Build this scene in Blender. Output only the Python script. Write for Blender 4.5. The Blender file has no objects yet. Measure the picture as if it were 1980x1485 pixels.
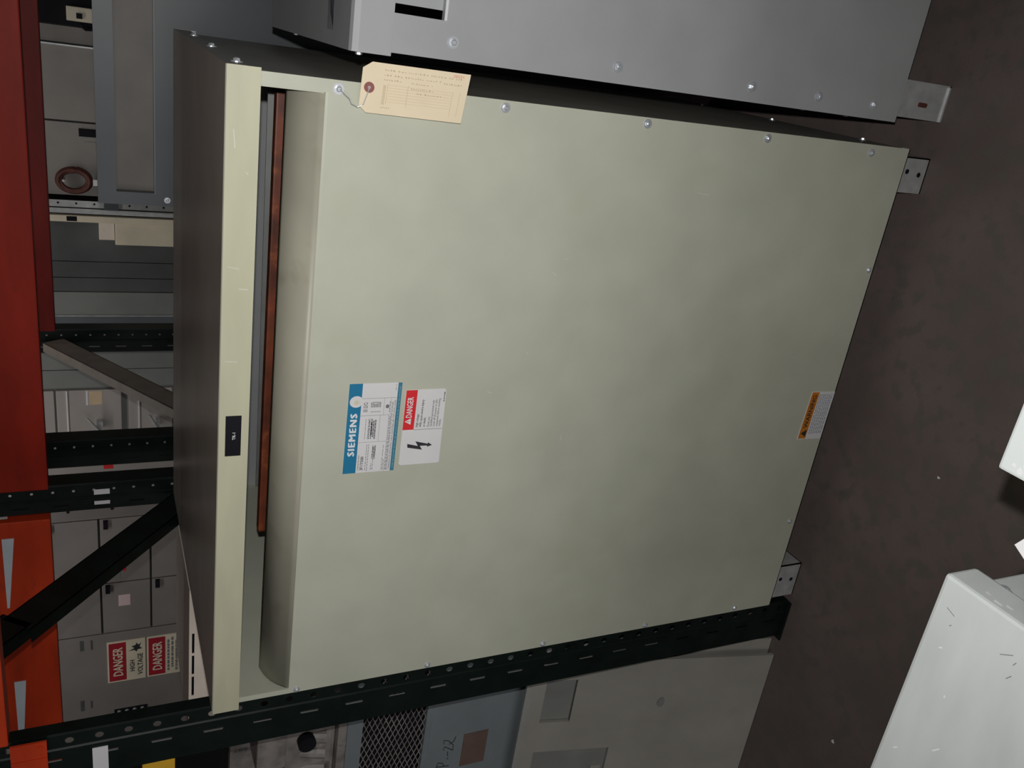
import bpy, bmesh, math, random
from mathutils import Vector, Matrix
random.seed(7)
D = bpy.data
C = bpy.context.scene.collection
SC = bpy.context.scene

# ------------------------------------------------------------------ camera, world, lights, exposure
CAM = Vector((1.302, -1.394, 1.685))
RIGHT = Vector((0.91788, 0.39555, -0.03213))     # upright right of the camera body (it is held on its side)
DOWN = Vector((0.14448, -0.40848, -0.90126))
FWD = Vector((-0.36961, 0.82261, -0.43209))
cam = D.cameras.new('camera'); co = D.objects.new('camera', cam); C.objects.link(co)
m = Matrix((DOWN, RIGHT, -FWD)).transposed().to_4x4(); m.translation = CAM
co.matrix_world = m
cam.sensor_fit = 'HORIZONTAL'; cam.sensor_width = 36.0; cam.lens = 36.0 * 1674.4654 / 1980.0
cam.clip_start = 0.02; cam.clip_end = 60
SC.camera = co
SC.view_settings.view_transform = 'Standard'; SC.view_settings.look = 'None'
SC.view_settings.gamma = 1.0; SC.view_settings.use_curve_mapping = False
SC.view_settings.exposure = 0.0

w = D.worlds.new('dim_warehouse'); SC.world = w; w.use_nodes = True
bg = w.node_tree.nodes['Background']; bg.inputs[0].default_value = (0.95, 0.95, 1.0, 1); bg.inputs[1].default_value = 0.008

def lamp(name, kind, loc, aim, energy, color=(1, 1, 1), **kw):
    l = D.lights.new(name, kind); l.energy = energy; l.color = color
    for k, v in kw.items(): setattr(l, k, v)
    o = D.objects.new(name, l); C.objects.link(o); o.location = loc
    o.rotation_euler = (Vector(aim) - Vector(loc)).to_track_quat('-Z', 'Y').to_euler()
    return o
FL = CAM + RIGHT * 0.06 - FWD * 0.005
lamp('camera_flash', 'SPOT', FL, FL + FWD, 60, (1, 0.99, 0.97), spot_size=math.radians(118), spot_blend=1.0, shadow_soft_size=0.008)
# unseen fill behind the camera, added to even out the front faces
lamp('front_fill_light', 'AREA', (-0.5, -7.0, 2.2), (-0.3, 0.5, 1.0), 70, (1, 0.99, 0.97), shape='RECTANGLE', size=4.0, size_y=3.0)
# fill added out of view to brighten the cabinets of the back row
lamp('back_row_fill_light', 'AREA', (-0.7, 1.95, 2.75), (-0.7, 2.85, 1.6), 9, (1, 0.97, 0.93), shape='RECTANGLE', size=3.6, size_y=0.15)

# ------------------------------------------------------------------ materials
def paint(name, col, rough=0.42, var=0.06, scale=14, bump=0.0, metallic=0.0, fleck=None, fleck_t=0.62, fleck_scale=40, stretch=(1, 1, 1), spec=0.5, grime=None):
    mt = D.materials.new(name); mt.use_nodes = True
    nt = mt.node_tree; N = nt.nodes; L = nt.links
    b = N['Principled BSDF']
    b.inputs['Roughness'].default_value = rough; b.inputs['Metallic'].default_value = metallic
    b.inputs['Specular IOR Level'].default_value = spec
    tc = N.new('ShaderNodeTexCoord'); mp = N.new('ShaderNodeMapping'); mp.inputs['Scale'].default_value = stretch
    L.new(tc.outputs['Object'], mp.inputs[0])
    n = N.new('ShaderNodeTexNoise'); n.inputs['Scale'].default_value = scale; n.inputs['Detail'].default_value = 5
    L.new(mp.outputs[0], n.inputs['Vector'])
    r = N.new('ShaderNodeValToRGB')
    r.color_ramp.elements[0].position = 0.3; r.color_ramp.elements[1].position = 0.7
    r.color_ramp.elements[0].color = tuple(c * (1 - var) for c in col) + (1,)
    r.color_ramp.elements[1].color = tuple(min(1, c * (1 + var)) for c in col) + (1,)
    L.new(n.outputs['Fac'], r.inputs[0]); out = r.outputs[0]
    if fleck:
        n2 = N.new('ShaderNodeTexNoise'); n2.inputs['Scale'].default_value = fleck_scale; n2.inputs['Detail'].default_value = 3
        L.new(mp.outputs[0], n2.inputs['Vector'])
        r2 = N.new('ShaderNodeValToRGB'); r2.color_ramp.elements[0].position = fleck_t; r2.color_ramp.elements[1].position = min(1, fleck_t + 0.14)
        L.new(n2.outputs['Fac'], r2.inputs[0])
        mx = N.new('ShaderNodeMixRGB'); L.new(r2.outputs[0], mx.inputs[0]); L.new(out, mx.inputs[1]); mx.inputs[2].default_value = tuple(fleck) + (1,)
        out = mx.outputs[0]
    L.new(out, b.inputs['Base Color'])
    if bump:
        n3 = N.new('ShaderNodeTexNoise'); n3.inputs['Scale'].default_value = 260; L.new(tc.outputs['Object'], n3.inputs['Vector'])
        bp = N.new('ShaderNodeBump'); bp.inputs['Strength'].default_value = bump; bp.inputs['Distance'].default_value = 0.002
        L.new(n3.outputs['Fac'], bp.inputs['Height']); L.new(bp.outputs[0], b.inputs['Normal'])
    return mt
PANEL = paint('beige_green_enamel', (0.54, 0.55, 0.452), 0.42, 0.05, 9, 0.02, fleck=(0.515, 0.52, 0.41), fleck_t=0.6, fleck_scale=5)
LIPP = paint('tan_beige_enamel', (0.43, 0.415, 0.33), 0.45, 0.07, 9, 0.02, fleck=(0.36, 0.33, 0.25), fleck_t=0.62, fleck_scale=12)  # vent lip colour, darker and tanner than the front panel
HOODP = paint('cream_enamel', (0.55, 0.535, 0.385), 0.42, 0.06, 8, 0.02, fleck=(0.62, 0.60, 0.47), fleck_t=0.67, fleck_scale=14, stretch=(0.6, 1, 3))
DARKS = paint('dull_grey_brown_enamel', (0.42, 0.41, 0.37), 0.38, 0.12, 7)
TOPP = paint('grey_brown_top_enamel', (0.45, 0.42, 0.36), 0.33, 0.13, 5)  # hood sheet colour, browner and a little darker than the front panel
GALV = paint('galvanised_steel', (0.52, 0.53, 0.53), 0.4, 0.14, 35, metallic=0.35)
BOLT = paint('zinc_plated_steel', (0.74, 0.77, 0.82), 0.33, 0.05, 30, metallic=0.65)
COPPER = paint('rusty_red_insulation', (0.13, 0.028, 0.010), 0.45, 0.55, 14, fleck=(0.26, 0.07, 0.02), fleck_t=0.6, fleck_scale=28)
GREY = paint('light_grey_enamel', (0.375, 0.385, 0.39), 0.42, 0.06, 8, 0.02)
GREY2 = paint('pale_grey_enamel', (0.56, 0.59, 0.58), 0.42, 0.06, 9, 0.02, fleck=(0.20, 0.17, 0.15), fleck_t=0.80, fleck_scale=26, stretch=(1, 3, 1))
WHITEP = paint('chipped_white_enamel', (0.66, 0.70, 0.69), 0.45, 0.04, 12, fleck=(0.8, 0.8, 0.78), fleck_t=0.76, fleck_scale=34)
BLUE = paint('blue_grey_enamel', (0.105, 0.119, 0.132), 0.4, 0.08, 7, 0.02)
BLUE2 = paint('steel_blue_enamel', (0.20, 0.225, 0.24), 0.42, 0.09, 8, 0.02)
BROWNG = paint('brown_grey_inner_plate', (0.22, 0.20, 0.18), 0.5, 0.12, 10)
MCCD = paint('dull_warm_grey_enamel', (0.25, 0.225, 0.212), 0.5, 0.08, 6, spec=0.3)
WALLC = paint('neutral_grey_enamel', (0.32, 0.30, 0.28), 0.5, 0.1, 5, spec=0.3)
MCC = paint('warm_grey_enamel', (0.40, 0.365, 0.345), 0.45, 0.08, 6)
MCCS = paint('dark_seam', (0.04, 0.04, 0.04), 0.7, 0.1)
CABD = paint('charcoal_grey_enamel', (0.10, 0.105, 0.105), 0.5, 0.15, 6, spec=0.3)
CABM = paint('mid_grey_enamel', (0.22, 0.225, 0.215), 0.5, 0.1, 6)
BEIGE = paint('beige_grey_enamel', (0.30, 0.285, 0.255), 0.5, 0.1, 6, fleck=(0.2, 0.19, 0.17), fleck_t=0.70, fleck_scale=7)
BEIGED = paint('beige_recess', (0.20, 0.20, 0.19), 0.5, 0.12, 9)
CREAM = paint('cream_box_enamel', (0.78, 0.70, 0.54), 0.5, 0.08, 9)
VENT = paint('pale_beige_enamel', (0.85, 0.75, 0.64), 0.45, 0.08, 9)
GREEN = paint('dark_green_rack_enamel', (0.006, 0.011, 0.009), 0.4, 0.3, 20, spec=0.25, fleck=(0.012, 0.014, 0.012), fleck_t=0.66, fleck_scale=60)
TAUPE = paint('faded_brown_brace_enamel', (0.21, 0.175, 0.15), 0.5, 0.15, 20)
ORANGE2 = paint('red_orange_rack_enamel', (0.33, 0.022, 0.010), 0.5, 0.22, 9, spec=0.2, fleck=(0.16, 0.02, 0.012), fleck_t=0.66, fleck_scale=22, stretch=(0.4, 1, 1.5))
ORANGE = paint('orange_rack_enamel', (0.54, 0.047, 0.012), 0.45, 0.22, 9, spec=0.25, fleck=(0.26, 0.04, 0.02), fleck_t=0.66, fleck_scale=22, stretch=(0.4, 1, 1.5))
ORANGED = paint('weathered_orange_enamel', (0.20, 0.018, 0.014), 0.5, 0.25, 9, spec=0.2, stretch=(0.4, 1, 1.5))
BLACK = paint('black_plastic', (0.010, 0.010, 0.014), 0.6, 0.2, spec=0.12)
INK = paint('black_ink', (0.03, 0.03, 0.035), 0.6, 0.1)
INKG = paint('grey_ink', (0.20, 0.20, 0.21), 0.6, 0.15)
INKB = paint('faded_brown_ink', (0.56, 0.45, 0.30), 0.6, 0.12)
INKR = paint('red_ink', (0.65, 0.22, 0.15), 0.6, 0.1)
WHITE = paint('white_vinyl', (0.78, 0.77, 0.78), 0.4, 0.02)
LETW = paint('white_lettering', (0.82, 0.83, 0.84), 0.5, 0.02)
TEAL = paint('blue_vinyl', (0.015, 0.20, 0.38), 0.4, 0.05)
TEAL2 = paint('grey_blue_vinyl', (0.055, 0.22, 0.32), 0.4, 0.06)
RED = paint('red_vinyl', (0.78, 0.03, 0.04), 0.4, 0.04)
REDD = paint('dark_red_vinyl', (0.42, 0.02, 0.035), 0.45, 0.1)
ORNG = paint('orange_vinyl', (0.62, 0.20, 0.015), 0.4, 0.04)
MANILA = paint('manila_card', (0.83, 0.70, 0.50), 0.7, 0.03, 20)
BROWN = paint('brown_plate', (0.14, 0.09, 0.075), 0.5, 0.2, 12)
RUST = paint('red_brown_cable_jacket', (0.11, 0.035, 0.025), 0.55, 0.3, 30)
YEL = paint('yellow_plastic', (0.75, 0.42, 0.03), 0.45, 0.1)
TAN = paint('tan_pressboard', (0.66, 0.50, 0.33), 0.7, 0.1)
JUNK = paint('dusty_cast_metal', (0.24, 0.215, 0.20), 0.55, 0.35, 22, fleck=(0.05, 0.045, 0.04), fleck_t=0.6, fleck_scale=20)

# ------------------------------------------------------------------ mesh builder
class MB:
    def __init__(s): s.v = []; s.f = []
    def quad(s, *p):
        i = len(s.v); s.v += [Vector(q) for q in p]; s.f.append(tuple(range(i, i + len(p)))); return s
    def box(s, x0, x1, y0, y1, z0, z1):
        i = len(s.v)
        s.v += [Vector(q) for q in ((x0,y0,z0),(x1,y0,z0),(x1,y1,z0),(x0,y1,z0),(x0,y0,z1),(x1,y0,z1),(x1,y1,z1),(x0,y1,z1))]
        s.f += [tuple(i + k for k in q) for q in ((0,3,2,1),(4,5,6,7),(0,1,5,4),(1,2,6,5),(2,3,7,6),(3,0,4,7))]
        return s
    def prism(s, poly, off):
        """solid from a planar polygon (3D points) pushed along the vector off"""
        i = len(s.v); n = len(poly); off = Vector(off)
        s.v += [Vector(q) for q in poly] + [Vector(q) + off for q in poly]
        s.f.append(tuple(i + k for k in range(n))[::-1]); s.f.append(tuple(i + n + k for k in range(n)))
        for k in range(n): s.f.append((i + k, i + (k + 1) % n, i + n + (k + 1) % n, i + n + k))
        return s
    def sheet(s, prof, x0, x1, t):
        """bent sheet: profile in (y,z), thickness t inward, spanning x0..x1"""
        P = [Vector((0, y, z)) for y, z in prof]; nrm = []
        for k in range(len(P)):
            a = P[max(0, k - 1)]; b = P[min(len(P) - 1, k + 1)]; d = (b - a).normalized(); nrm.append(Vector((0, d.z, -d.y)))
        poly = P + [P[k] + nrm[k] * t for k in range(len(P) - 1, -1, -1)]
        return s.strip2(P, [P[k] + nrm[k] * t for k in range(len(P))], x0, x1)
    def strip2(s, A, B, x0, x1):
        for k in range(len(A) - 1):
            for Q, fl in ((A, 0), (B, 1)):
                p = [(x0, Q[k].y, Q[k].z), (x1, Q[k].y, Q[k].z), (x1, Q[k+1].y, Q[k+1].z), (x0, Q[k+1].y, Q[k+1].z)]
                s.quad(*(p[::-1] if fl else p))
            for x in (x0, x1):
                s.quad((x, A[k].y, A[k].z), (x, A[k+1].y, A[k+1].z), (x, B[k+1].y, B[k+1].z), (x, B[k].y, B[k].z))
        for e in (0, -1):
            s.quad((x0, A[e].y, A[e].z), (x1, A[e].y, A[e].z), (x1, B[e].y, B[e].z), (x0, B[e].y, B[e].z))
        return s
    def cyl(s, a, b, r0, r1=None, n=12):
        a = Vector(a); b = Vector(b); r1 = r0 if r1 is None else r1; d = (b - a).normalized()
        u = d.orthogonal().normalized(); w_ = d.cross(u); i = len(s.v)
        for c, r in ((a, r0), (b, r1)):
            for k in range(n):
                t = 2 * math.pi * k / n; s.v.append(c + (u * math.cos(t) + w_ * math.sin(t)) * r)
        s.f.append(tuple(i + k for k in range(n))[::-1]); s.f.append(tuple(i + n + k for k in range(n)))
        for k in range(n): s.f.append((i + k, i + (k + 1) % n, i + n + (k + 1) % n, i + n + k))
        return s
    def tube(s, pts, r, n=8, closed=False):
        P = [Vector(p) for p in pts]; i = len(s.v); m_ = len(P)
        ref = None
        for k, p in enumerate(P):
            a = P[(k - 1) % m_] if (closed or k) else P[0]; b = P[(k + 1) % m_] if (closed or k < m_ - 1) else P[-1]
            d = (b - a).normalized()
            if ref is None: ref = d.orthogonal().normalized()
            u = (ref - d * ref.dot(d)).normalized(); ref = u; w_ = d.cross(u)
            for j in range(n):
                t = 2 * math.pi * j / n; s.v.append(p + (u * math.cos(t) + w_ * math.sin(t)) * r)
        for k in range(m_ if closed else m_ - 1):
            for j in range(n):
                a = i + k * n + j; b = i + k * n + (j + 1) % n; k2 = (k + 1) % m_
                s.f.append((a, b, i + k2 * n + (j + 1) % n, i + k2 * n + j))
        if not closed:
            s.f.append(tuple(i + j for j in range(n))[::-1]); s.f.append(tuple(i + (m_ - 1) * n + j for j in range(n)))
        return s
    def plate(s, x0, x1, y, z0, z1, t=0.0006):
        return s.box(x0, x1, y - t, y, z0, z1)

ORG = {}
def obj(name, mb, mat, parent=None, bevel=0.0, label=None, kind=None, smooth=False):
    me = D.meshes.new(name); org = ORG.get(parent, Vector((0, 0, 0)))
    me.from_pydata([v - org for v in mb.v], [], mb.f); me.materials.append(mat)
    bm = bmesh.new(); bm.from_mesh(me)
    if bevel:
        bmesh.ops.remove_doubles(bm, verts=bm.verts, dist=1e-6)
        bmesh.ops.bevel(bm, geom=[e for e in bm.edges if len(e.link_faces) == 2 and e.calc_face_angle(0) > 0.6], offset=bevel, segments=2, affect='EDGES', profile=0.6, clamp_overlap=True)
    if smooth: bmesh.ops.remove_doubles(bm, verts=bm.verts, dist=1e-5)
    bmesh.ops.recalc_face_normals(bm, faces=bm.faces); bm.to_mesh(me); bm.free()
    if smooth:
        for p in me.polygons: p.use_smooth = True
    o = D.objects.new(name, me); C.objects.link(o)
    if parent: o.parent = parent
    ORG[o] = org
    if label: o['label'] = label
    if kind: o['kind'] = kind
    return o
def tag(o, label, cat, group=None):
    o['label'] = label; o['category'] = cat; o['kind'] = 'thing'
    if group: o['group'] = group
    return o
def thing(name, label, cat, loc, group=None, rot=(0, 0, 0)):
    o = D.objects.new(name, None); C.objects.link(o); o.location = loc; o.rotation_euler = rot; o.empty_display_size = 0.05
    ORG[o] = Vector(loc) if not any(rot) else Vector((0, 0, 0))
    return tag(o, label, cat, group)
def struct(name, mb, mat):
    o = obj(name, mb, mat); o['kind'] = 'structure'; return o
def copyof(src, parent, loc, rot=None):
    o = src.copy(); C.objects.link(o); o.parent = parent; o.location = Vector(loc) - ORG.get(parent, Vector((0, 0, 0)))
    if rot: o.rotation_euler = rot
    ORG[o] = ORG.get(parent, Vector((0, 0, 0)))
    return o

# hex head bolt with washer, pointing to -Y, shared by every cabinet
def bolt_mesh(r=0.0062, h=0.0055):
    mb = MB(); mb.cyl((0, 0, 0), (0, -0.0016, 0), r * 1.55, n=16); mb.cyl((0, -0.0016, 0), (0, -h, 0), r, r * 0.92, n=6); mb.cyl((0, -h, 0), (0, -h - 0.0012, 0), r * 0.75, r * 0.5, n=12)
    me = D.meshes.new('bolt'); me.from_pydata(mb.v, [], mb.f); me.materials.append(BOLT)
    bm = bmesh.new(); bm.from_mesh(me); bmesh.ops.recalc_face_normals(bm, faces=bm.faces); bm.to_mesh(me); bm.free()
    return me
BM = bolt_mesh()
def bolt(parent, loc, face='front', s=1.0, name='bolt'):
    o = D.objects.new(name, BM); C.objects.link(o); o.parent = parent; o.location = Vector(loc) - ORG.get(parent, Vector((0, 0, 0)))
    o.rotation_euler = {'front': (0, random.uniform(0, 1), 0), 'right': (0, 0, math.pi / 2), 'left': (0, 0, -math.pi / 2)}[face]
    o.scale = (s, s, s); return o

# lettering: outlines of the built-in font, laid on a plane that faces -Y
def text_mb(mb, body, x, z, h, y, width=None, bold=0.0, align='LEFT', space=1.0, tilt=0.0):
    cu = D.curves.new('lettering', 'FONT'); cu.body = body; cu.size = 1.0; cu.align_x = align; cu.resolution_u = 2; cu.space_character = space
    o = D.objects.new('lettering', cu); C.objects.link(o)
    dg = bpy.context.evaluated_depsgraph_get(); me = D.meshes.new_from_object(o.evaluated_get(dg))
    xs = [v.co.x for v in me.vertices]; ys = [v.co.y for v in me.vertices]
    sc = h / 0.70
    sx = sc if width is None else width / (max(xs) - min(xs))
    x0 = min(xs) if align == 'LEFT' else (0 if align == 'CENTER' else max(xs))
    ct, st = math.cos(tilt), math.sin(tilt)
    # heavier strokes: the outline laid three times, a hair apart
    for n_, (dx, dz) in enumerate(((0, 0), (1, 0.5), (-1, -0.5)) if bold else ((0, 0),)):
        i = len(mb.v)
        for v in me.vertices:
            a, b = (v.co.x - x0 + dx * bold) * sx, (v.co.y + dz * bold) * sc
            mb.v.append(Vector((x + a * ct - b * st, y - 0.00004 * n_, z + a * st + b * ct)))
        mb.f += [tuple(i + k for k in p.vertices) for p in me.polygons]
    D.objects.remove(o); D.curves.remove(cu); D.meshes.remove(me)
    return mb
def bars(mb, x0, x1, z, y, h=0.0011, dens=0.72, word=(0.003, 0.009)):
    """a printed line too small to read: short word-long strokes"""
    x = x0
    while x < x1:
        wl = random.uniform(*word); e = min(x1, x + wl * dens)
        mb.quad((x, y, z), (e, y, z), (e, y, z + h), (x, y, z + h)); x += wl
    return mb
def ellipse(mb, cx, cz, rx, rz, y, n=28):
    return mb.quad(*[(cx + rx * math.cos(2 * math.pi * k / n), y, cz + rz * math.sin(2 * math.pi * k / n)) for k in range(n)])

# ------------------------------------------------------------------ setting
FLOORM = paint('worn_brown_concrete', (0.135, 0.102, 0.095), 0.65, 0.16, 4, 0.3, fleck=(0.112, 0.096, 0.086), fleck_t=0.50, fleck_scale=24)
struct('floor', MB().box(-6, 5, -8, 6, -0.1, 0), FLOORM)
struct('wall_back', MB().box(-6, 5, 5.0, 5.2, 0, 6), paint('dark_wall', (0.05, 0.05, 0.05), 0.8, 0.2, 3))

# ------------------------------------------------------------------ big beige transformer cabinet
def transformer():
    t = thing('transformer_cabinet', 'large beige-green transformer cabinet with blue-headed nameplate and cream hood', 'transformer', (0.6, 0.43, 0))
    W, Dp, z0, z1, zt, zl = 1.2, 0.856, 0.078, 1.454, 1.502, 1.352
    # front sheet: face, side strips beside the vent, curved lip that leans back into the vent
    f = MB(); f.sheet([(0, z0), (0, zl - 0.004), (0.0015, zl)], 0.012, 1.18, 0.002)
    f.box(0, 0.012, 0, 0.003, z0, z1); f.box(1.18, W, 0, 0.003, z0, z1)
    f.box(0, W, 0.0, 0.02, z0, z0 + 0.002); f.box(1.178, 1.18, 0.003, 0.03, zl, z1)
    fp = obj('front_panel', f, PANEL, t)
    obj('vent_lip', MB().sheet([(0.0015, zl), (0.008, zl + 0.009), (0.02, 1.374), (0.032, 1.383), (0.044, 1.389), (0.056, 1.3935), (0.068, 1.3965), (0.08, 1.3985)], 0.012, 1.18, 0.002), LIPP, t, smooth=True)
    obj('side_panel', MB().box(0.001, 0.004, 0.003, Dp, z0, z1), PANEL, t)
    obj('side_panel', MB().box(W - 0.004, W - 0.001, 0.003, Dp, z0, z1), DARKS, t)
    obj('back_panel', MB().box(0.004, W - 0.004, Dp - 0.003, Dp, z0, z1), GREY, t)
    obj('bottom_pan', MB().box(0.004, W - 0.004, 0.02, Dp - 0.003, z0, z0 + 0.003), GREY, t)
    h = MB(); h.sheet([(-0.012, z1 - 0.002), (-0.012, zt - 0.003), (-0.009, zt), (Dp + 0.006, zt), (Dp + 0.006, z1)], -0.005, W + 0.005, 0.002)
    hood = obj('hood', h, TOPP, t)
    obj('hood_front_strip', MB().box(-0.0055, W + 0.0055, -0.0135, -0.0121, z1 - 0.002, zt - 0.001), HOODP, hood)
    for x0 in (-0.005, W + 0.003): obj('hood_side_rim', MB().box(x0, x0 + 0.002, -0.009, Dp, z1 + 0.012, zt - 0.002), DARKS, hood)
    # insulating bar and winding seen inside the vent
    obj('inner_plate', MB().prism([(1.14, 0.30, 1.225), (0.03, 0.80, 1.225), (0.03, 0.80, 1.290), (1.14, 0.30, 1.386)], (0.002, 0.004, 0)), paint('inner_grey_steel', (0.30, 0.31, 0.30), 0.5, 0.1), t)
    obj('insulating_bar', MB().box(0.265, 1.153, 0.2, 0.225, 1.335, 1.389), COPPER, t, 0.003)
    wd = MB()
    for cx in (0.3, 0.62, 0.94): wd.cyl((cx, 0.45, 0.25), (cx, 0.45, 1.15), 0.14, n=20)
    wd.box(0.15, 1.09, 0.36, 0.54, 0.16, 0.25); wd.box(0.15, 1.09, 0.36, 0.54, 1.15, 1.22)
    for cx in (0.3, 0.62, 0.94): wd.box(cx - 0.02, cx + 0.02, 0.20, 0.40, 1.16, 1.21); wd.box(cx - 0.02, cx + 0.02, 0.2, 0.235, 1.2, 1.337)
    obj('core_and_winding', wd, BLACK, t, kind='stuff')
    for x, z in ((1.187, 1.333), (1.188, 1.047), (1.189, 0.759), (1.188, 0.474), (1.183, 0.188), (0.007, 1.336), (0.008, 1.052), (0.008, 0.766), (0.008, 0.48), (0.011, 0.2), (0.928, 0.091), (0.263, 0.098)):
        bolt(t, (x, 0, z), s=0.72 if x < 0.1 or z < 0.1 else 0.9)
    for y, z in ((0.689, 0.135), (0.114, 0.104), (0.42, 0.11)): bolt(t, (W - 0.001, y, z), 'right', 0.8)
    for y in (0.05, 0.36, 0.66): bolt(t, (W + 0.005, y, 1.478), 'right', 0.95)
    # feet: bent galvanised channels
    for x0, x1 in ((0.018, 0.118), (1.106, 1.184)):
        for y0, yd in ((0.006, 1), (Dp - 0.006, -1)):
            k = MB(); y1 = y0 + yd * 0.06; ya, yb = sorted((y0, y0 + yd * 0.003)); yc, yd2 = sorted((y0, y1))
            k.box(x0, x1, ya, yb, 0, z0); k.box(x0, x1, yc, yd2, 0, 0.003); k.box(x0, x1, yc, yd2, z0 - 0.003, z0)
            k.box(x1 - 0.003, x1, yc, yd2, 0, z0)
            ft = obj('foot', k, GALV, t)
            if yd == 1:
                hm = MB()
                for hx, hz in (((x0 + x1) / 2 + 0.002, 0.022), ((x0 + x1) / 2 + 0.007, 0.06)): hm.cyl((hx, y0 - 0.0006, hz), (hx, y0 + 0.001, hz), 0.0055, n=12)
                obj('bolt_hole', hm, BLACK, ft, kind='stuff')
    # --- nameplate sticker
    y = -0.0004
    s = obj('nameplate_sticker', MB().plate(0.504, 0.687, 0.0, 1.178, 1.277), WHITE, t, label='white nameplate sticker with blue heading band')
    obj('heading_band', MB().plate(0.504, 0.687, -0.0006, 1.2525, 1.277, 0.0002), TEAL, s)
    obj('footer_band', MB().plate(0.504, 0.687, -0.0006, 1.178, 1.1855, 0.0002), TEAL2, s)
    yt = -0.0011
    tm = MB(); text_mb(tm, 'SIEMENS', 0.541, 1.2585, 0.0125, yt, width=0.086, bold=0.05, space=1.18); obj('heading_lettering', tm, LETW, s)
    rd = MB(); ellipse(rd, 0.6515, 1.262, 0.0115, 0.0125, yt - 0.0001); rd = obj('round_seal', rd, WHITE, s)
    em = MB(); ellipse(em, 0.650, 1.262, 0.005, 0.0045, yt - 0.0004, 10); em.quad((0.646, yt - 0.0004, 1.255), (0.656, yt - 0.0004, 1.2565), (0.656, yt - 0.0004, 1.2575), (0.646, yt - 0.0004, 1.256))
    obj('seal_emblem', em, paint('pale_gold_print', (0.72, 0.68, 0.5), 0.5), s)
    ln = MB()
    def rule(x0, x1, z0_, z1_): ln.quad((x0, yt, z0_), (x1, yt, z0_), (x1, yt, z1_), (x0, yt, z1_))
    rule(0.5675, 0.568, 1.198, 1.2525); rule(0.6225, 0.623, 1.198, 1.2525); rule(0.657, 0.6575, 1.1865, 1.2525)
    rule(0.568, 0.6225, 1.2145, 1.215); rule(0.623, 0.657, 1.209, 1.2094); rule(0.504, 0.6225, 1.1978, 1.1983); rule(0.6225, 0.657, 1.196, 1.1964)
    obj('printed_rule', ln, INKG, s, kind='stuff')
    tm = MB(); text_mb(tm, 'Catalog Number', 0.509, 1.2478, 0.0028, yt, width=0.033); text_mb(tm, '3F1Y500', 0.509, 1.2395, 0.0058, yt, width=0.029, bold=0.012)
    text_mb(tm, 'IN ACCORDANCE WITH NEC SECTION 450-9, ALLOW AT LEAST SIX INCHES', 0.507, 1.1915, 0.0030, yt, width=0.142)
    text_mb(tm, 'CLEARANCE FOR VENTILATION. CHECK ADDITIONAL NEC AND LOCAL CODES.', 0.507, 1.1870, 0.0030, yt, width=0.146)
    obj('sticker_lettering', tm, INK, s, kind='stuff')
    fm = MB()
    for z, a, b in ((1.2345, 0.509, 0.563), (1.231, 0.507, 0.563), (1.2235, 0.509, 0.523), (1.2205, 0.509, 0.535), (1.2025, 0.507, 0.56), (1.2, 0.507, 0.53)): bars(fm, a, b, z, yt)
    for k in range(6):
        bars(fm, 0.532 + 0.005 * (k % 2), 0.56, 1.2225 - 0.0024 * (k % 3) , yt, 0.0015)
    for z in (1.1962, 1.1945): bars(fm, 0.507, 0.62, z, yt, 0.0009)
    for k in range(4): bars(fm, 0.5745, 0.616, 1.2405 - 0.0052 * k if k < 2 else 1.2325 - 0.004 * (k - 2), yt, 0.0009 if k < 2 else 0.0022, 0.8)
    for k in range(3): bars(fm, 0.574 + 0.004 * k, 0.614 - 0.002 * k, 1.221 + 0.0035 * k, yt, 0.0028, 0.86)
    for k in range(7): fm.quad((0.629, yt, 1.2155 + k * 0.0028), (0.631, yt, 1.2155 + k * 0.0028), (0.631, yt, 1.2168 + k * 0.0028), (0.629, yt, 1.2168 + k * 0.0028)); bars(fm, 0.639, 0.650, 1.2155 + k * 0.0028, yt, 0.0016, 0.85)
    for k in range(3): bars(fm, 0.63, 0.65, 1.246 - k * 0.0028, yt, 0.0014)
    ellipse(fm, 0.64, 1.2025, 0.004, 0.0035, yt, 14); bars(fm, 0.628, 0.652, 1.1972, yt, 0.0012)
    bars(fm, 0.672, 0.684, 1.1885, yt, 0.0009)
    obj('small_print', fm, INKG, s, kind='stuff')
    fw = MB(); bars(fw, 0.51, 0.68, 1.1808, -0.0011, 0.0014); obj('footer_print', fw, paint('pale_blue_print', (0.25, 0.42, 0.5), 0.5), s, kind='stuff')
    # --- red danger sticker
    s = obj('danger_sticker', MB().prism([(0.5155, 0, 1.0865), (0.668, 0, 1.0895), (0.6715, 0, 1.093), (0.671, 0, 1.169), (0.5165, 0, 1.1685), (0.5135, 0, 1.165), (0.5135, 0, 1.09)], (0, -0.0006, 0)), WHITE, t, label='white sticker with red danger heading and black arrow bolt')
    obj('red_heading', MB().plate(0.5885, 0.6705, -0.0006, 1.1465, 1.1685, 0.0002), RED, s)
    tm = MB(); text_mb(tm, 'DANGER', 0.6145, 1.1533, 0.0115, yt, width=0.042, bold=0.02)
    obj('danger_lettering', tm, LETW, s)
    tri = MB(); tri.quad((0.5995, yt, 1.1538), (0.6130, yt, 1.1538), (0.6062, yt, 1.1660)); obj('alert_triangle', tri, LETW, s)
    ex = MB(); ex.quad((0.6056, yt - 0.0004, 1.1573), (0.6068, yt - 0.0004, 1.1573), (0.6068, yt - 0.0004, 1.1628), (0.6056, yt - 0.0004, 1.1628)); ex.quad((0.6056, yt - 0.0004, 1.1550), (0.6068, yt - 0.0004, 1.1550), (0.6068, yt - 0.0004, 1.1562), (0.6056, yt - 0.0004, 1.1562))
    obj('exclamation_mark', ex, RED, s, kind='stuff')
    tm = MB()
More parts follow.
